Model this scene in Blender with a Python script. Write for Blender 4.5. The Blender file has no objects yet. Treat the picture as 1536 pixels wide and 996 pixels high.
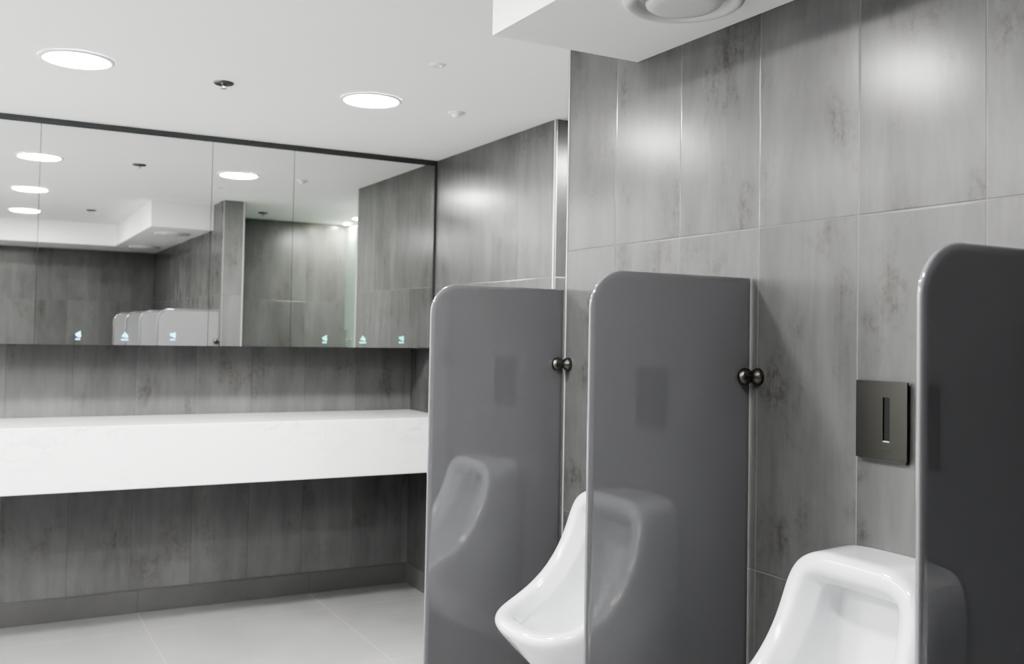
import bpy, bmesh, math, random
from mathutils import Vector, Matrix
random.seed(4)
S = bpy.context.scene
C = S.collection

# ------------------------------------------------------------------ layout (metres)
CAMZ = 1.4845
XU = 1.65        # urinal wall
YC = 2.6512      # end of the urinal wall
XS = 2.308       # side wall beside the mirror
YT = 3.815       # near end of that side wall
YM = 5.1354      # mirror face
YB = 5.4555      # back wall
YR = -0.6135     # rear wall
XL = -1.6        # left wall
ZC = 2.4758      # ceiling
ZS = 2.2751      # underside of the bulkhead
ZCT, ZCB, YCF = 1.026, 0.728, 4.90
TW, TH, ZG0 = 0.3028, 0.8176, 0.1174

# ------------------------------------------------------------------ materials
def new_mat(name):
    m = bpy.data.materials.new(name); m.use_nodes = True
    nt = m.node_tree
    return m, nt, nt.nodes['Principled BSDF']

def plain(name, col, rough=.5, metal=0., coat=0., spec=.5, noise=0., scale=6., bump=0., emit=None, es=0.):
    m, nt, b = new_mat(name)
    b.inputs['Base Color'].default_value = (*col, 1)
    b.inputs['Roughness'].default_value = rough
    b.inputs['Metallic'].default_value = metal
    b.inputs['Coat Weight'].default_value = coat
    b.inputs['Coat Roughness'].default_value = .02
    b.inputs['Specular IOR Level'].default_value = spec
    if emit:
        b.inputs['Emission Color'].default_value = (*emit, 1)
        b.inputs['Emission Strength'].default_value = es
    if noise or bump:
        tc = nt.nodes.new('ShaderNodeTexCoord')
        n = nt.nodes.new('ShaderNodeTexNoise'); n.inputs['Scale'].default_value = scale; n.inputs['Detail'].default_value = 5
        nt.links.new(tc.outputs['Object'], n.inputs['Vector'])
        if noise:
            r = nt.nodes.new('ShaderNodeMapRange')
            r.inputs['To Min'].default_value = 1 - noise; r.inputs['To Max'].default_value = 1 + noise
            nt.links.new(n.outputs['Fac'], r.inputs['Value'])
            mx = nt.nodes.new('ShaderNodeVectorMath'); mx.operation = 'SCALE'
            mx.inputs[0].default_value = col
            nt.links.new(r.outputs[0], mx.inputs['Scale']); nt.links.new(mx.outputs[0], b.inputs['Base Color'])
        if bump:
            bp = nt.nodes.new('ShaderNodeBump'); bp.inputs['Strength'].default_value = bump; bp.inputs['Distance'].default_value = .002
            nt.links.new(n.outputs['Fac'], bp.inputs['Height']); nt.links.new(bp.outputs[0], b.inputs['Normal'])
    return m

class NT:
    """tiny shader maths writer"""
    def __init__(s, nt): s.nt = nt
    def _in(s, sock, v):
        if hasattr(v, 'is_output'): s.nt.links.new(v, sock)
        else: sock.default_value = v
    def m(s, op, a, b=0., c=0.):
        n = s.nt.nodes.new('ShaderNodeMath'); n.operation = op
        s._in(n.inputs[0], a); s._in(n.inputs[1], b); s._in(n.inputs[2], c)
        return n.outputs[0]
    def xyz(s, x, y, z):
        n = s.nt.nodes.new('ShaderNodeCombineXYZ')
        for i, v in enumerate((x, y, z)): s._in(n.inputs[i], v)
        return n.outputs[0]
    def sep(s, v):
        n = s.nt.nodes.new('ShaderNodeSeparateXYZ'); s.nt.links.new(v, n.inputs[0]); return n.outputs
    def noise(s, vec, scale=1., detail=4., rough=.55, dist=0.):
        n = s.nt.nodes.new('ShaderNodeTexNoise'); s.nt.links.new(vec, n.inputs['Vector'])
        n.inputs['Scale'].default_value = scale; n.inputs['Detail'].default_value = detail
        n.inputs['Roughness'].default_value = rough; n.inputs['Distortion'].default_value = dist
        return n.outputs['Fac']
    def white(s, vec):
        n = s.nt.nodes.new('ShaderNodeTexWhiteNoise'); n.noise_dimensions = '3D'
        s.nt.links.new(vec, n.inputs['Vector']); return n.outputs['Value']
    def rng(s, v, a, b, c, d, smooth=False):
        n = s.nt.nodes.new('ShaderNodeMapRange'); s._in(n.inputs['Value'], v)
        if smooth: n.interpolation_type = 'SMOOTHSTEP'
        for k, x in zip(('From Min', 'From Max', 'To Min', 'To Max'), (a, b, c, d)): n.inputs[k].default_value = x
        return n.outputs[0]
    def mixc(s, f, a, b):
        n = s.nt.nodes.new('ShaderNodeMix'); n.data_type = 'RGBA'
        s._in(n.inputs['Factor'], f)
        for k, v in ((6, a), (7, b)):
            if hasattr(v, 'is_output'): s.nt.links.new(v, n.inputs[k])
            else: n.inputs[k].default_value = (*v, 1)
        return n.outputs[2]

def tile_mat(name, ux=.147, uy=.0, w=TW, h=TH, v0=ZG0, seed=0., light=1., grout=(.19, .19, .186), gw=.0020, pk=.14):
    """large grey concrete-look wall tiles; joints follow world x on faces that look along y, world y on the others"""
    mat, nt, b = new_mat(name); N = NT(nt)
    geo = nt.nodes.new('ShaderNodeNewGeometry')
    px, py, pz = N.sep(geo.outputs['Position']); nx, ny, nz = N.sep(geo.outputs['Normal'])
    f = N.m('GREATER_THAN', N.m('ABSOLUTE', nx), .5)
    ua = N.m('DIVIDE', N.m('SUBTRACT', px, ux), w); ub = N.m('DIVIDE', N.m('SUBTRACT', py, uy), w)
    u = N.m('ADD', N.m('MULTIPLY', f, ub), N.m('MULTIPLY', N.m('SUBTRACT', 1., f), ua))
    v = N.m('DIVIDE', N.m('SUBTRACT', pz, v0), h)
    cu, cv = N.m('FLOOR', u), N.m('FLOOR', v)
    fu, fv = N.m('FRACT', u), N.m('FRACT', v)
    du = N.m('MULTIPLY', N.m('MINIMUM', fu, N.m('SUBTRACT', 1., fu)), w)
    dv = N.m('MULTIPLY', N.m('MINIMUM', fv, N.m('SUBTRACT', 1., fv)), h)
    d = N.m('MINIMUM', du, dv)
    g = N.rng(d, gw * .5, gw, 1., 0.)
    r = N.white(N.xyz(cu, cv, N.m('ADD', f, seed)))
    r2 = N.white(N.xyz(cv, cu, N.m('ADD', f, seed + 5)))
    U = N.m('ADD', N.m('MULTIPLY', fu, w), N.m('MULTIPLY', r, 37.)); V = N.m('ADD', N.m('MULTIPLY', fv, h), N.m('MULTIPLY', r2, 23.))
    P = lambda su, sv, o, sc=1., de=4., ro=.55, di=0.: N.noise(N.xyz(N.m('MULTIPLY', U, su), N.m('MULTIPLY', V, sv), seed + o), sc, de, ro, di)
    streak = P(10., .75, 0, 1., 4., .6, .6)
    fine = P(70., 5., 3., 1., 3., .6)
    cloud = P(8., 2.1, 7., 1., 6., .65, .3)
    blot = P(5.5, 3.6, 9., 1., 5., .6, .2)
    spots = P(60., 42., 4., 1., 5., .75, .3)
    run = P(30., 1.1, 12., 1., 3., .5)
    patch = N.m('MULTIPLY', N.rng(blot, .50, .70, 0., 1., True), N.m('ADD', N.rng(spots, .42, .62, .05, .9), N.rng(run, .48, .60, 0., .45, True)))
    val = N.m('ADD', .285, N.m('ADD', N.m('MULTIPLY', N.m('SUBTRACT', streak, .5), .10), N.m('MULTIPLY', N.m('SUBTRACT', fine, .5), .04)))
    val = N.m('ADD', val, N.m('MULTIPLY', N.m('SUBTRACT', cloud, .5), .19))
    val = N.m('ADD', val, N.m('MULTIPLY', N.m('SUBTRACT', r, .5), .04))
    val = N.m('SUBTRACT', val, N.m('MULTIPLY', patch, pk))
    val = N.m('MULTIPLY', N.m('MAXIMUM', val, .05), light)
    warm = N.rng(patch, 0., 1., 0., .8)
    cA = N.mixc(warm, (1., 1.005, 1.01), (1.03, 1.0, .93))
    vm = nt.nodes.new('ShaderNodeVectorMath'); vm.operation = 'SCALE'
    nt.links.new(cA, vm.inputs[0]); nt.links.new(val, vm.inputs['Scale'])
    col = N.mixc(N.m('MULTIPLY', g, .85), vm.outputs[0], grout)
    nt.links.new(col, b.inputs['Base Color'])
    b.inputs['Roughness'].default_value = .225
    b.inputs['Specular IOR Level'].default_value = .34
    hgt = N.m('ADD', N.rng(d, 0., .0035, 0., 1., True), N.m('MULTIPLY', fine, .05))
    bp = nt.nodes.new('ShaderNodeBump'); bp.inputs['Strength'].default_value = .5; bp.inputs['Distance'].default_value = .0015
    nt.links.new(hgt, bp.inputs['Height']); nt.links.new(bp.outputs[0], b.inputs['Normal'])
    return mat

def floor_mat(name, ux, uy, w, col, grout, gw=.003, rough=.38, vert=False):
    mat, nt, b = new_mat(name); N = NT(nt)
    geo = nt.nodes.new('ShaderNodeNewGeometry')
    px, py, pz = N.sep(geo.outputs['Position'])
    fu = N.m('FRACT', N.m('DIVIDE', N.m('SUBTRACT', px, ux), w))
    fv = N.m('FRACT', N.m('DIVIDE', N.m('SUBTRACT', py, uy), w))
    du = N.m('MINIMUM', fu, N.m('SUBTRACT', 1., fu)); dv = N.m('MINIMUM', fv, N.m('SUBTRACT', 1., fv))
    d = N.m('MULTIPLY', du if vert else N.m('MINIMUM', du, dv), w)
    g = N.rng(d, gw * .5, gw, 1., 0.)
    n = N.noise(geo.outputs['Position'], 3., 5., .6); n2 = N.noise(geo.outputs['Position'], 160., 2., .6)
    k = N.m('ADD', N.rng(n, .3, .7, .93, 1.07), N.rng(n2, .3, .7, -.03, .03))
    vm = nt.nodes.new('ShaderNodeVectorMath'); vm.operation = 'SCALE'; vm.inputs[0].default_value = col
    nt.links.new(k, vm.inputs['Scale'])
    nt.links.new(N.mixc(g, vm.outputs[0], grout), b.inputs['Base Color'])
    b.inputs['Roughness'].default_value = rough
    return mat

def marble_mat():
    mat, nt, b = new_mat('white_marble'); N = NT(nt)
    tc = nt.nodes.new('ShaderNodeTexCoord')
    x, y, z = N.sep(tc.outputs['Object'])
    vec = N.xyz(N.m('MULTIPLY', x, 1.6), y, N.m('SUBTRACT', N.m('MULTIPLY', z, 4.), N.m('MULTIPLY', x, .8)))
    a = N.noise(vec, 2.2, 8., .62, .8)
    vein = N.rng(N.m('ABSOLUTE', N.m('SUBTRACT', a, .5)), 0., .035, 1., 0., True)
    soft = N.noise(vec, 1.3, 4., .5)
    f = N.m('MULTIPLY', vein, N.rng(soft, .45, .68, 0., .55))
    nt.links.new(N.mixc(f, (.84, .845, .85), (.56, .57, .585)), b.inputs['Base Color'])
    b.inputs['Roughness'].default_value = .22
    return mat

def brushed(name, col, rough=.32):
    mat, nt, b = new_mat(name); N = NT(nt)
    tc = nt.nodes.new('ShaderNodeTexCoord'); x, y, z = N.sep(tc.outputs['Object'])
    n = N.noise(N.xyz(N.m('MULTIPLY', x, 20.), N.m('MULTIPLY', y, 20.), N.m('MULTIPLY', z, 900.)), 1., 3., .6)
    b.inputs['Base Color'].default_value = (*col, 1); b.inputs['Metallic'].default_value = 1.
    nt.links.new(N.rng(n, .3, .7, rough - .02, rough + .03), b.inputs['Roughness'])
    return mat

M = {}
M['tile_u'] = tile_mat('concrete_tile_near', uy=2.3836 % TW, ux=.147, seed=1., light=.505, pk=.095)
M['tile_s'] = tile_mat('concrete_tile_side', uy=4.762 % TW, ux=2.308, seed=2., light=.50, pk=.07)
M['tile_e_lit'] = tile_mat('concrete_tile_end_lit', ux=1.66, uy=.1, seed=7., light=.92, pk=.07)  # same tile as the urinal wall, colour lightened to stand for light on it
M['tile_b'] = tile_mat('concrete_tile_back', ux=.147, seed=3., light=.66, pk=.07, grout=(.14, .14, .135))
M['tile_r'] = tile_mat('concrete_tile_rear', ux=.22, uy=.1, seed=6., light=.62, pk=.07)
M['ceil'] = plain('white_ceiling_paint', (.89, .89, .885), .85, noise=.01, scale=2.)
M['bulk'] = plain('white_bulkhead_paint', (.84, .84, .845), .8, noise=.01, scale=2.)
M['floor'] = floor_mat('grey_floor_tile', .793, 5.111 - .915 * 6, .915, (.295, .295, .30), (.45, .42, .37))
M['skirt'] = floor_mat('grey_skirting_tile', .793, 0, .915, (.15, .15, .15), (.12, .12, .12), gw=.004, rough=.4, vert=True)
M['marble'] = marble_mat()
M['mirror'] = plain('mirror_silver', (.80, .815, .795), .012, 1.)
M['mirror_edge'] = plain('polished_mirror_edge', (.72, .78, .76), .12, .9)
M['dark_frame'] = plain('dark_grey_aluminium', (.10, .105, .11), .4, .3)
M['carcass'] = plain('dark_cabinet_board', (.10, .10, .10), .6)
M['trim'] = plain('satin_aluminium_trim', (.72, .72, .72), .35, .35)
M['glass_face'] = plain('grey_backed_glass', (.205, .207, .217), .03, 0., 1., .5)
M['glass_back_lit'] = plain('grey_glass_far_side_lit', (.33, .333, .345), .03, 0., 1., .5)  # same glass as the front, painted lighter for light on the mirror side
M['glass_edge'] = plain('polished_glass_edge', (.20, .203, .215), .08, 0., 1.)
M['gun'] = plain('dark_polished_metal', (.19, .188, .172), .34, 1.)
M['porcelain'] = plain('white_glazed_porcelain', (.71, .72, .735), .13, 0., .6)
M['plate'] = brushed('brushed_dark_steel', (.10, .10, .094))
M['steel'] = brushed('brushed_steel', (.62, .61, .58), .25)
M['black'] = plain('black_sensor_window', (.012, .012, .014), .15)
M['chrome'] = plain('bright_chrome', (.8, .8, .8), .08, 1.)
M['white_plastic'] = plain('white_plastic', (.74, .74, .73), .4)
M['vent'] = plain('white_enamelled_metal', (.66, .66, .66), .32)
M['green_led'] = plain('green_indicator', (.1, .6, .25), .4, emit=(.15, 1., .4), es=1.2)
M['cyan'] = plain('cyan_indicator', (.3, .8, .9), .4, emit=(.10, .70, 1.), es=.36)
M['blue'] = plain('pale_blue_indicator', (.3, .5, .8), .4, emit=(.16, .42, 1.), es=.34)
M['aqua'] = plain('aqua_indicator', (.3, .8, .75), .4, emit=(.08, .95, .72), es=.36)
M['aqua_bar'] = plain('pale_aqua_indicator', (.3, .8, .75), .4, emit=(.12, .75, .72), es=.34)
M['frost'] = plain('frosted_green_glass_glow', (.40, .50, .445), .35, emit=(.62, .82, .70), es=.12)  # weak emission stands in for light on the door pane
M['logo'] = plain('dark_engraving', (.05, .05, .05), .5)
def emitter(name, col, s):
    m, nt, b = new_mat(name)
    b.inputs['Base Color'].default_value = (.8, .8, .8, 1)
    b.inputs['Emission Color'].default_value = (*col, 1); b.inputs['Emission Strength'].default_value = s
    return m
LIGHT = 132.
M['lamp'] = emitter('lit_diffuser', (1., .99, .965), LIGHT)
M['lamp_warm'] = emitter('lit_warm_diffuser', (1., .94, .84), 380.)

# ------------------------------------------------------------------ mesh helpers
def link(name, bm, mats, parent=None, smooth=False, sub=0, angle=None):
    me = bpy.data.meshes.new(name)
    bmesh.ops.recalc_face_normals(bm, faces=bm.faces)
    bm.to_mesh(me); bm.free()
    for m in (mats if isinstance(mats, (list, tuple)) else [mats]): me.materials.append(m)
    if smooth:
        for p in me.polygons: p.use_smooth = True
        if angle is not None: me.set_sharp_from_angle(angle=math.radians(angle))
    o = bpy.data.objects.new(name, me); C.objects.link(o)
    if parent: o.parent = parent
    if sub:
        md = o.modifiers.new('smooth', 'SUBSURF'); md.levels = sub; md.render_levels = sub
    return o

def box(bm, x0, x1, y0, y1, z0, z1, bev=0., seg=2):
    vs = [bm.verts.new((x, y, z)) for x in (x0, x1) for y in (y0, y1) for z in (z0, z1)]
    fs = [bm.faces.new([vs[i] for i in q]) for q in ((0, 1, 3, 2), (4, 6, 7, 5), (0, 4, 5, 1), (2, 3, 7, 6), (0, 2, 6, 4), (1, 5, 7, 3))]
    if bev:
        es = {e for f in fs for e in f.edges}
        bmesh.ops.bevel(bm, geom=list(es), offset=bev, segments=seg, affect='EDGES', profile=.5)
    return bm

def lathe(bm, prof, axis='z', n=48, mat=0, closed_ends=True):
    """prof: list of (r, h)"""
    rings = []
    for r, h in prof:
        if r < 1e-6:
            rings.append([bm.verts.new(ax(axis, 0, 0, h))])
        else:
            rings.append([bm.verts.new(ax(axis, r * math.cos(2 * math.pi * k / n), r * math.sin(2 * math.pi * k / n), h)) for k in range(n)])
    for a, b in zip(rings, rings[1:]):
        for k in range(n):
            k2 = (k + 1) % n
            if len(a) == 1 and len(b) == 1: break
            if len(a) == 1: f = bm.faces.new((a[0], b[k], b[k2]))
            elif len(b) == 1: f = bm.faces.new((a[k], a[k2], b[0]))
            else: f = bm.faces.new((a[k], a[k2], b[k2], b[k]))
            f.material_index = mat
    return bm

def ax(axis, a, b, h):
    return {'z': (a, b, h), 'x': (h, a, b), 'y': (a, h, b)}[axis]

def empty(name, loc, label, cat, group=None, rot=(0, 0, 0)):
    o = bpy.data.objects.new(name, None); C.objects.link(o)
    o.location = loc; o.rotation_euler = rot; o.empty_display_size = .05
    tag(o, label, cat, group); return o

def tag(o, label, cat, group=None):
    o['label'] = label; o['category'] = cat
    if group: o['group'] = group
    return o

def struct(name, bm, mats, label=None, parent=None, **k):
    o = link(name, bm, mats, parent, **k); o['kind'] = 'structure'
    return o

def copy_tree(o, loc, label, group=None):
    r = o.copy(); C.objects.link(r); r.location = loc; r['label'] = label
    if group: r['group'] = group
    for ch in list(o.children):
        c = ch.copy(); C.objects.link(c); c.parent = r
        for g in list(ch.children):
            d = g.copy(); C.objects.link(d); d.parent = c
    return r

# ------------------------------------------------------------------ room shell
B = bmesh.new
XD = 3.02        # door plane in the side passage
YP = 1.53        # end wall of the side passage
struct('floor', box(B(), XL - .1, 3.2, YR - .1, YB + .1, -.1, 0), M['floor'])
struct('ceiling', box(B(), XL - .1, 3.2, YR - .1, YB + .1, ZC, ZC + .1), M['ceil'])
struct('wall_back', box(B(), XL - .1, XS, YB, YB + .1, 0, ZC), M['tile_b'])
struct('wall_right', box(B(), XS, 3.2, YT, YB + .1, 0, ZC), M['tile_s'])
bm = box(B(), XU, 1.81, YR - .1, YC, 0, ZC)
for f in bm.faces: f.material_index = int(f.calc_center_median().y > YC - 1e-4)
struct('wall_near', bm, [M['tile_u'], M['tile_e_lit']])
struct('wall_passage', box(B(), 1.81, 3.2, YP - .1, YP, 0, ZC), M['tile_r'])
struct('wall_rear', box(B(), XL - .1, XU, YR - .1, YR, 0, ZC), M['tile_r'])
struct('wall_left', box(B(), XL - .1, XL, YR, YB, 0, ZC), M['ceil'])
struct('wall_side', box(B(), XD, XD + .18, 2.75, YT, 0, ZC), M['tile_r'])
# L-shaped ceiling bulkhead
bm = B()
poly = [(XL, .107), (1.1784, .107), (1.1784, 2.2833), (XU, 2.2833), (XU, YR), (XL, YR)]
lo = [bm.verts.new((x, y, ZS)) for x, y in poly]; hi = [bm.verts.new((x, y, ZC)) for x, y in poly]
bm.faces.new(lo); bm.faces.new(hi)
for i in range(6): bm.faces.new((lo[i], lo[(i + 1) % 6], hi[(i + 1) % 6], hi[i]))
struct('ceiling_bulkhead', bm, M['bulk'])
# skirting
struct('baseboard_back', box(B(), XL, XS, YB - .009, YB, 0, .1135, .0015, 1), M['skirt'])
struct('baseboard_right', box(B(), XS - .009, XS, YT, YB - .009, 0, .1135, .0015, 1), M['skirt'])
# metal corner trims
def corner_trim(name, x, y, sx, sy, t=.0022, w=.011, wx=None):
    wx = wx or w
    bm = B()
    box(bm, min(x, x + sx * t), max(x, x + sx * t), min(y - sy * w, y + sy * t), max(y - sy * w, y + sy * t), 0, ZC)
    box(bm, min(x + sx * t, x - sx * wx), max(x + sx * t, x - sx * wx), min(y, y + sy * t), max(y, y + sy * t), 0, ZC)
    struct(name, bm, M['trim'])
corner_trim('trim_1', XU, YC, -1, 1, .002, .004)
corner_trim('trim_2', 1.81, YC, 1, 1, .002, .010)
corner_trim('trim_3', XS, YT, -1, -1, .003, .012, .004)
# frosted door of the side passage
d = struct('door_1', box(B(), XD, XD + .04, YP, 2.75, 0, ZC - .02, .002, 1), M['frost'])
bm = B()
pr = [(0., 0), (.012, 0), (.012, .62), (0., .62)]
lathe(bm, pr, 'z', 20); bmesh.ops.translate(bm, verts=bm.verts, vec=(XD - .055, 1.735, .88))
for z in (1.0, 1.415):
    b2 = B(); lathe(b2, [(0, 0), (.008, 0), (.008, .046), (.014, .046), (.014, .055), (0, .055)], 'x', 16)
    bmesh.ops.translate(b2, verts=b2.verts, vec=(XD - .055, 1.735, z))
    tmp = bpy.data.meshes.new('t'); b2.to_mesh(tmp); bm.from_mesh(tmp); bpy.data.meshes.remove(tmp); b2.free()
link('door_handle', bm, M['steel'], d, smooth=True, angle=40)

# ------------------------------------------------------------------ mirror cabinet
ZMT, ZMB = CAMZ + .9622, CAMZ - .0856
XME = XS - .012
cab = empty('mirror_cabinet', (.35, YB, ZMB), 'long wall-hung mirror cabinet with dark frame above the white vanity counter', 'mirror cabinet')
cab_loc = Vector(cab.location)
def rel(bm): bmesh.ops.translate(bm, verts=bm.verts, vec=-cab_loc); return bm
link('cabinet_body', rel(box(B(), XL + .01, XME - .002, YM + .008, YB, ZMB + .003, ZMT)), M['carcass'], cab)
bm = box(B(), XL + .01, XS - .001, YM - .004, YB, ZMT + .001, ZC - .001)
box(bm, XME + .001, XS - .001, YM - .004, YB - .001, ZMB, ZMT + .001)
link('frame', rel(bm), M['dark_frame'], cab)
seams = [XL + .01, -.548, .2511, 1.048, 1.4748, XME]
doors = []
for a, b_ in zip(seams, seams[1:]):
    bm = box(B(), a + .0012, b_ - .0012, YM, YM + .007, ZMB, ZMT - .001)
    bm.faces.ensure_lookup_table()
    front = [f for f in bm.faces if abs(f.calc_center_median().y - YM) < 1e-5]
    r = bmesh.ops.inset_region(bm, faces=front, thickness=.0022, depth=0)
    for f in bm.faces: f.material_index = 1
    for f in front: f.material_index = 0
    for v in {v for f in bm.faces if f not in front for v in f.verts} - {v for f in front for v in f.verts}:
        if v.co.y < YM + .001: v.co.y += .0016
    doors.append(link('mirror_door', rel(bm), [M['mirror'], M['mirror_edge']], cab))
# lit touch symbols, drawn as in the photograph (mark above a short bar)
SYM = {
 'hand': [(-.013, .004), (-.004, .010), (.006, .016), (.012, .019), (.011, .006), (.014, -.006), (.010, -.012), (.001, -.011), (-.008, -.005)],
 'drop': [(-.014, -.007), (-.011, .001), (-.004, .008), (0., .017), (.006, .010), (.013, .003), (.016, -.007), (.010, -.012), (0., -.009), (-.007, -.006)],
 'wave': [(-.014, .008), (-.008, .013), (.001, .010), (.006, .016), (.014, .013), (.014, -.009), (.008, -.013), (.001, -.006), (-.007, -.004), (-.012, .0)],
}
def symbol(door, x, z, kind, mk, bar, w):
    bm = B(); y = YM - .0012
    for pts, in ((SYM[kind],),):
        f0 = [bm.verts.new((x + px_, y, z + pz_)) for px_, pz_ in pts]
        f1 = [bm.verts.new((x + px_, YM + .0005, z + pz_)) for px_, pz_ in pts]
        bm.faces.new(f0); bm.faces.new(f1)
        for i in range(len(pts)): bm.faces.new((f0[i], f0[(i + 1) % len(pts)], f1[(i + 1) % len(pts)], f1[i]))
    o = link('touch_symbol', rel(bm), M[mk], door)
    o['label'] = 'glowing blue-green touch symbol with a bar beneath'
    bm = B(); box(bm, x - w / 2, x + w / 2, y, YM + .0005, z - .0245, z - .0165)
    link('symbol_bar', rel(bm), M[bar], door)
for x, z, k, w in ((.440, 1.446, 'hand', .020), (.651, 1.446, 'drop', .034), (.877, 1.449, 'wave', .026)):
    symbol(doors[2], x, z, k, 'cyan', 'blue', w)
for x, z, k, w in ((1.665, 1.445, 'hand', .022), (1.882, 1.447, 'drop', .038), (2.111, 1.450, 'wave', .028)):
    symbol(doors[4], x, z, k, 'aqua', 'aqua_bar', w)

# ------------------------------------------------------------------ vanity counter
ctr = empty('vanity_counter', (.35, YB, 0), 'long white marble vanity counter with deep front under the mirror cabinet', 'counter')
bm = box(B(), XL + .002 - .35, XS + .0006 - .35, YCF - YB, -.002, ZCB, ZCT, .004, 2)
link('counter_top', bm, M['marble'], ctr)

# ------------------------------------------------------------------ downlights
def make_downlight(loc, label, r=.112, warm=False, group='round ceiling downlights'):
    t = empty('downlight', loc, label, 'ceiling light', group)
    k = r / .112
    link('trim_ring', lathe(B(), [(.112 * k, -.001), (.114 * k, -.007), (.122 * k, -.008), (.131 * k, -.004), (.133 * k, -.0005)], n=64), M['white_plastic'], t, smooth=True)
    link('diffuser', lathe(B(), [(0, -.011), (.07 * k, -.0105), (.105 * k, -.0075), (.1115 * k, -.002)], n=64), M['lamp_warm'] if warm else M['lamp'], t, smooth=True)
    return t
dl = make_downlight((.304, 3.94, ZC), 'round lit downlight in the ceiling furthest left, above the counter')
copy_tree(dl, (1.4575, 3.94, ZC), 'round lit downlight in the ceiling nearest the side wall')
copy_tree(dl, (.326, 2.403, ZC), 'round lit downlight seen only in the mirror, second of its row')
copy_tree(dl, (.352, .925, ZC), 'round lit downlight seen only in the mirror, lowest of its row')
sp = make_downlight((2.892, 2.15, ZC), 'small warm downlight of the side passage, seen in the mirror beside the wall edge', r=.03, warm=True, group='small passage downlights')
copy_tree(sp, (2.965, 1.70, ZC), 'small warm downlight at the top of the frosted door, seen in the mirror')

# ------------------------------------------------------------------ sprinklers and sensors
def make_sprinkler(loc, label):
    t = empty('fire_sprinkler', loc, label, 'sprinkler', 'ceiling sprinklers')
    link('escutcheon', lathe(B(), [(.010, -.004), (.020, -.004), (.030, -.009), (.036, -.008), (.040, -.003), (.040, 0)], n=40), M['gun'], t, smooth=True, angle=50)
    bm = lathe(B(), [(0, -.003), (.010, -.003), (.010, -.013), (.005, -.015), (.004, -.021), (0, -.021)], n=20)
    for q in (-1, 1):
        box(bm, q * .009 - .0015, q * .009 + .0015, -.002, .002, -.023, -.011)
    link('frame_arms', bm, M['chrome'], t, smooth=True, angle=40)
    bm = lathe(B(), [(0, -.022), (.006, -.022), (.013, -.0235), (.013, -.025), (.004, -.0265), (0, -.0265)], n=24)
    link('deflector', bm, M['chrome'], t, smooth=True, angle=40)
    return t
s0 = make_sprinkler((.849, 3.99, ZC), 'chrome fire sprinkler on the ceiling between the two big downlights')
copy_tree(s0, (.842, 1.291, ZC), 'fire sprinkler seen only in the mirror, near the white bulkhead')
copy_tree(s0, (2.111, 2.027, ZC), 'fire sprinkler of the side passage, seen only in the mirror')

t = empty('smoke_detector', (1.868, 3.956, ZC), 'shallow white domed detector on the ceiling towards the side wall', 'detector')
link('base', lathe(B(), [(.024, -.010), (.036, -.008), (.040, -.003), (.040, 0)], n=40), M['white_plastic'], t, smooth=True, angle=50)
link('sensor_dome', lathe(B(), [(0, -.024), (.008, -.0235), (.016, -.020), (.022, -.013), (.023, -.008)], n=32), M['white_plastic'], t, smooth=True)
t = empty('motion_sensor', (1.470, 3.283, ZC), 'small flat white ceiling sensor with a green light', 'sensor')
link('base', lathe(B(), [(0, -.008), (.018, -.008), (.026, -.006), (.030, -.002), (.030, 0)], n=40), M['white_plastic'], t, smooth=True, angle=50)
link('indicator_light', lathe(B(), [(0, -.0105), (.003, -.010), (.004, -.007)], n=16), M['green_led'], t).location = (.006, -.012, 0)

# ------------------------------------------------------------------ round ceiling vents in the bulkhead
def make_vent(loc, label):
    t = empty('ceiling_vent', loc, label, 'vent', 'round exhaust vents in the bulkhead')
    link('outer_ring', lathe(B(), [(.142, 0), (.1415, -.006), (.138, -.014), (.131, -.019), (.122, -.020), (.113, -.016), (.106, -.008), (.103, -.0015), (.100, -.0005), (0, -.0005)], n=72), M['vent'], t, smooth=True)
    link('valve_disc', lathe(B(), [(0, -.026), (.06, -.0255), (.078, -.024), (.086, -.019), (.088, -.013), (.084, -.008), (.06, -.004), (.012, -.004), (.012, -.0004)], n=72), M['vent'], t, smooth=True)
    return t
v0 = make_vent((1.421, 1.789, ZS), 'round white exhaust vent under the bulkhead above the urinals')
copy_tree(v0, (1.43, .205, ZS), 'round white exhaust vent at the bulkhead corner, seen only in the mirror')

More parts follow.
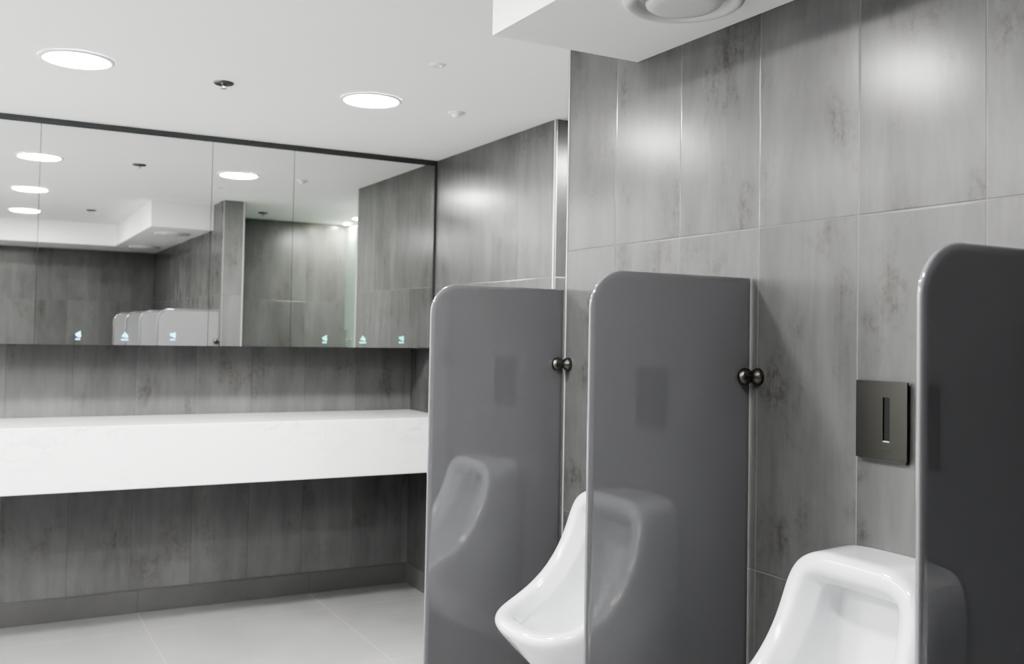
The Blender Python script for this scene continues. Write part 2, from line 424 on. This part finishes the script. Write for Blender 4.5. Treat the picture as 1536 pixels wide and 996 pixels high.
# ------------------------------------------------------------------ glass partitions between the urinals
PX0, PX1, PZ0, PZ1, PT = 1.1813, 1.6425, .42, 1.6325, .012
DY, Y1 = .8534, 2.6600
def rounded_outline(x0, x1, z0, z1, r, n=14):
    pts = [(x1, z0), (x1, z1)]
    pts += [(x0 + r - r * math.sin(a), z1 - r + r * math.cos(a)) for a in [math.pi / 2 * k / n for k in range(n + 1)]]
    pts += [(x0 + r - r * math.cos(a), z0 + r - r * math.sin(a)) for a in [math.pi / 2 * k / n for k in range(n + 1)]]
    return pts
def partition_parts(t):
    # local x measured from the wall, y from the panel's far face
    def ring(bm, inset, y):
        pts = rounded_outline(PX0 - XU + inset, PX1 - XU - inset, PZ0 + inset, PZ1 - inset, .088 - inset * .9)
        return [bm.verts.new((x, y, z)) for x, z in pts]
    bm = B()
    prof = [(.0150, 0), (.0142, 0), (.0040, -.0008), (.0014, -.0022), (.0004, -.0034), (.0, -.006), (.0004, -PT + .0034), (.0014, -PT + .0022), (.0040, -PT + .0008), (.0142, -PT), (.0150, -PT)]
    rim = [0, 0, 1, 1, 1, 1, 1, 1, 0, 0]
    rings = [ring(bm, i, y) for i, y in prof]
    n = len(rings[0])
    for a, b_, mi in zip(rings, rings[1:], rim):
        for k in range(n):
            f = bm.faces.new((a[k], a[(k + 1) % n], b_[(k + 1) % n], b_[k])); f.material_index = mi
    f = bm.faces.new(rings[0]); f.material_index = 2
    f = bm.faces.new(rings[-1]); f.material_index = 0
    link('glass_panel', bm, [M['glass_face'], M['glass_edge'], M['glass_back_lit']], t, smooth=True, angle=35)
    for z in (1.395, .62):
        bm = B()
        # neck reaching the wall, with a flange on the wall
        lathe(bm, [(0, -.050), (.010, -.049), (.0095, -.032), (.0090, -.024), (.011, -.018), (.0175, -.013), (.0205, -.007), (.0205, 0.0)], 'x', 28)
        bmesh.ops.translate(bm, verts=bm.verts, vec=(0, -.031, z))
        link_o = link('wall_bracket', bm, M['gun'], t, smooth=True, angle=50)
        bm = B()
        lathe(bm, [(0, -.028), (.009, -.0275), (.0165, -.024), (.0205, -.017), (.0205, -.011), (.016, -.004), (.012, 0), (0, 0)], 'y', 32)
        bmesh.ops.translate(bm, verts=bm.verts, vec=(-.036, -PT + .0003, z))
        link('clamp_knob', bm, M['gun'], t, smooth=True, angle=50)
        bm = B()
        lathe(bm, [(0, .024), (.009, .0235), (.0165, .020), (.0205, .014), (.0205, .009), (.016, .003), (.012, 0), (0, 0)], 'y', 32)
        bmesh.ops.translate(bm, verts=bm.verts, vec=(-.036, -.0003, z))
        link('clamp_knob', bm, M['gun'], t, smooth=True, angle=50)
GP = 'grey glass urinal partitions'
p0 = empty('urinal_partition', (XU, Y1, 0), 'grey glass privacy partition furthest from the viewer, nearest the counter', 'partition', GP)
partition_parts(p0)
copy_tree(p0, (XU, Y1 - DY, 0), 'grey glass privacy partition in the middle, between the two visible urinals')
copy_tree(p0, (XU, Y1 - 2 * DY, 0), 'dark grey glass privacy partition at the right edge, nearest the viewer')
copy_tree(p0, (XU, Y1 - 3 * DY, 0), 'grey glass partition seen only in the mirror, leftmost of the row there')

# ------------------------------------------------------------------ urinals
def urinal_mesh():
    V = Vector
    # rim crest line, half: (distance from wall, sideways, height)
    Cr = [V(p) for p in [(.135, 0, 1.030), (.135, .05, 1.030), (.135, .095, 1.029), (.137, .127, 1.016), (.143, .143, .985), (.155, .148, .940), (.176, .152, .890),
          (.206, .157, .842), (.243, .161, .802), (.287, .161, .770), (.330, .152, .752), (.366, .128, .743), (.388, .087, .739), (.397, .044, .738), (.397, 0, .738)]]
    Ou = [V(p).normalized() for p in [(0, 0, 1), (0, 0, 1), (0, .15, 1), (0, .7, .7), (0, 1, .25), (0, 1, .05), (0, 1, 0), (0, 1, 0), (.05, 1, 0), (.3, 1, 0), (.6, .8, 0), (.85, .6, 0), (1, .35, 0), (1, .12, 0), (1, 0, 0)]]
    n = len(Cr)
    Nm = []
    for k in range(n):
        a = Cr[max(k - 1, 0)]; b = Cr[min(k + 1, n - 1)]
        if k == 0: a = V((Cr[1].x, -Cr[1].y, Cr[1].z))
        if k == n - 1: b = V((Cr[k - 1].x, -Cr[k - 1].y, Cr[k - 1].z))
        nn = (b - a).cross(Ou[k]).normalized()
        Nm.append(nn)
    Bk = [V(p) for p in [(0, 0, 1.056), (0, .06, 1.056), (0, .115, 1.055), (0, .146, 1.040), (0, .157, 1.000), (0, .158, .94), (0, .158, .87), (0, .156, .79), (0, .153, .71), (0, .148, .63),
          (0, .141, .56), (0, .130, .49), (0, .10, .435), (0, .05, .415), (0, 0, .412)]]
    lip = [max(0., min(1., (k - 6) / 5)) for k in range(n)]
    rings = []
    a = [Cr[k] + Ou[k] * .0265 - Nm[k] * (.032) for k in range(n)]
    for k in range(3): a[k].z = 1.056
    rings.append([V((-.002, p.y, p.z)) for p in Bk])
    rings.append([Bk[k].lerp(a[k], .06 + .0 * lip[k]) for k in range(n)])
    rings.append([Bk[k].lerp(a[k], .38) + (Ou[k] * .070 - V((0, 0, .012))) * lip[k] for k in range(n)])
    rings.append([Bk[k].lerp(a[k], .70) + (Ou[k] * .040) * lip[k] for k in range(n)])
    rings.append(a)
    rings.append([Cr[k] + Ou[k] * .0255 - Nm[k] * .014 for k in range(n)])
    rings.append([Cr[k] + Ou[k] * .016 - Nm[k] * .0025 for k in range(n)])
    rings.append([Cr[k] - Ou[k] * .004 for k in range(n)])
    rings.append([Cr[k] - Ou[k] * .018 - Nm[k] * .004 for k in range(n)])
    rings.append([Cr[k] - Ou[k] * .027 - Nm[k] * .016 for k in range(n)])
    rings.append([Cr[k] - Ou[k] * .041 - Nm[k] * .036 for k in range(n)])
    rings.append([Cr[k] - Ou[k] * .0435 - Nm[k] * .040 for k in range(n)])
    rings.append([Cr[k] - Ou[k] * (.044 + .003 * lip[k]) - Nm[k] * .048 for k in range(n)])
    # inside the bowl
    I1 = [V(p) for p in [(.044, 0, 1.000), (.044, .04, 1.000), (.045, .080, .996), (.048, .106, .978), (.054, .113, .940), (.066, .115, .890), (.086, .115, .840), (.115, .114, .790),
          (.150, .114, .742), (.195, .110, .705), (.240, .100, .680), (.275, .082, .665), (.296, .055, .657), (.305, .028, .655), (.305, 0, .655)]]
    I2 = [V(p) for p in [(.030, 0, .978), (.030, .035, .978), (.031, .068, .973), (.032, .092, .950), (.034, .097, .910), (.038, .097, .860), (.050, .095, .800), (.066, .090, .740),
          (.085, .086, .680), (.115, .080, .630), (.150, .070, .600), (.185, .056, .585), (.21, .038, .58), (.22, .02, .578), (.22, 0, .578)]]
    rings += [I1, I2]
    bm = B(); L = []
    for R_ in rings:
        pos = [bm.verts.new((-p.x, p.y, p.z)) for p in R_]
        neg = [pos[k] if abs(R_[k].y) < 1e-6 else bm.verts.new((-R_[k].x, -R_[k].y, R_[k].z)) for k in range(n)]
        L.append((pos, neg))
    for A, Bq in zip(L, L[1:]):
        for s in (0, 1):
            for k in range(n - 1):
                bm.faces.new((A[s][k], A[s][k + 1], Bq[s][k + 1], Bq[s][k]))
    # close the bowl and the back with strips across
    for ri in (-1, 0):
        pos, neg = L[ri]
        for k in range(n - 1):
            vs = []
            for v in (pos[k], pos[k + 1], neg[k + 1], neg[k]):
                if v not in vs: vs.append(v)
            if len(vs) > 2: bm.faces.new(vs)
    cl = bm.edges.layers.float.new('crease_edge')
    for ri, cv in ((12, .75), (4, .15)):
        for s in (0, 1):
            for k in range(n - 1):
                e = bm.edges.get((L[ri][s][k], L[ri][s][k + 1]))
                if e: e[cl] = cv
    return bm
UP = 'white wall-hung urinals'
def make_urinal(y, label):
    t = empty('urinal', (XU, y, 0), label, 'urinal', UP)
    link('bowl', urinal_mesh(), M['porcelain'], t, smooth=True, sub=2)
    # drain strainer at the bottom of the bowl
    bm = lathe(B(), [(0, .004), (.012, .004), (.024, .003), (.027, 0), (.027, -.004)], n=28)
    dr = link('drain_strainer', bm, M['chrome'], t, smooth=True, angle=40)
    dr.location = (-.145, 0, .606); dr.rotation_euler = (0, math.radians(-28), 0)
    return t
UC = [Y1 - PT / 2 - DY * (i + .5) for i in range(3)]
u0 = make_urinal(UC[0], 'white porcelain urinal behind the middle partition, mostly hidden by it')
copy_tree(u0, (XU, UC[1], 0), 'white porcelain urinal below the visible steel flush plate')
copy_tree(u0, (XU, UC[2], 0), 'white porcelain urinal hidden behind the nearest dark partition')

# ------------------------------------------------------------------ flush sensor plates
def make_plate(y, label):
    t = empty('flush_plate', (XU, y, 1.2389), label, 'flush plate', 'steel sensor flush plates')
    h, w0, w1 = .1640, .078, -.0510     # spans y+w1 .. y+w0 ; the slot sits at y = 0
    bm = B()
    # front plate with a slot cut through it
    ys = [w1, -.0085, .0085, w0]; zs = [.004, .041, .131, h]
    for x, flip in ((-.012, 0), (-.009, 1)):
        pass
    g0 = [[bm.verts.new((-.013, yy, zz)) for zz in zs] for yy in ys]
    g1 = [[bm.verts.new((-.0095, yy, zz)) for zz in zs] for yy in ys]
    for i in range(3):
        for j in range(3):
            if i == 1 and j == 1:
                for (p, q) in (((1, 1), (2, 1)), ((2, 1), (2, 2)), ((2, 2), (1, 2)), ((1, 2), (1, 1))):
                    bm.faces.new((g0[p[0]][p[1]], g0[q[0]][q[1]], g1[q[0]][q[1]], g1[p[0]][p[1]]))
                continue
            for g in (g0, g1): bm.faces.new((g[i][j], g[i + 1][j], g[i + 1][j + 1], g[i][j + 1]))
    for i in range(3):
        for j in (0, 3): bm.faces.new((g0[i][j], g0[i + 1][j], g1[i + 1][j], g1[i][j])); bm.faces.new((g0[j][i], g0[j][i + 1], g1[j][i + 1], g1[j][i]))
    link('face_plate', bm, M['plate'], t)
    link('back_box', box(B(), -.0093, 0, w1 + .006, w0 - .006, 0, h - .006), M['dark_frame'], t)
    link('sensor_window', box(B(), -.0110, -.0094, -.0084, .0084, .0435, .1309), M['black'], t)
    link('slot_lip', box(B(), -.0138, -.0094, -.0084, .0084, .0400, .0434, .0005, 1), M['steel'], t)
    bm = B()
    for k in range(6):
        y0 = -.012 + k * .0042
        box(bm, -.01325, -.0128, y0, y0 + .0026, .0215, .0228 if k % 2 else .0238)
    link('engraved_mark', bm, M['logo'], t)
    return t
PO = UC[1] - 1.3885
f0 = make_plate(1.3885, 'brushed steel sensor flush plate with black slot above the urinal')
copy_tree(f0, (XU, 1.3885 + DY, 1.2389), 'brushed steel flush plate hidden behind the middle partition')
copy_tree(f0, (XU, 1.3885 - DY, 1.2389), 'brushed steel flush plate hidden behind the nearest dark partition')

# ------------------------------------------------------------------ added fill lamps without fixtures: unseen left half, side passage
def lamp(x, y, power, size=None):
    l = bpy.data.lights.new('fill_lamp', 'AREA'); l.shape = 'DISK'; l.size = .22
    if size: l.shape = 'RECTANGLE'; l.size, l.size_y = size
    l.energy = power; l.color = (1., .99, .965)
    o = bpy.data.objects.new('fill_lamp', l); C.objects.link(o); o.location = (x, y, ZC - .015)
lamp(-1.1, 2.9, 62, (.5, 3.2))
lamp(2.93, 2.9, 24)  # added fill for the passage, out of the mirror's view

W = bpy.data.worlds.new('world'); S.world = W; W.use_nodes = True
W.node_tree.nodes['Background'].inputs['Color'].default_value = (.05, .05, .05, 1)

# ------------------------------------------------------------------ camera
ya, pi_, ro = math.radians(28.7435), math.radians(1.8413), math.radians(1.0534)
fw = Vector((math.sin(ya) * math.cos(pi_), math.cos(ya) * math.cos(pi_), math.sin(pi_)))
r = Vector((math.cos(ya), -math.sin(ya), 0)); u = r.cross(fw)
R = r * math.cos(ro) + u * math.sin(ro); U = -r * math.sin(ro) + u * math.cos(ro)
cd = bpy.data.cameras.new('camera'); cam = bpy.data.objects.new('camera', cd); C.objects.link(cam)
mw = Matrix((R, U, -fw)).transposed().to_4x4(); mw.translation = (0, 0, CAMZ)
cam.matrix_world = mw
cd.sensor_width = 36; cd.lens = 1469.54 * 36 / 1536; cd.shift_y = -(498 - 454.866) / 1536
cd.clip_start = .05
cd.dof.use_dof = True; cd.dof.focus_distance = 2.3; cd.dof.aperture_fstop = 5.0
S.camera = cam
S.view_settings.view_transform = 'AgX'; S.view_settings.look = 'AgX - Very High Contrast'
S.view_settings.exposure = .58; S.view_settings.gamma = 1.
S.cycles.max_bounces = 12; S.cycles.diffuse_bounces = 6; S.cycles.glossy_bounces = 6
S.cycles.caustics_reflective = True; S.cycles.caustics_refractive = False
S.cycles.sample_clamp_indirect = 0.
S.cycles.use_denoising = True
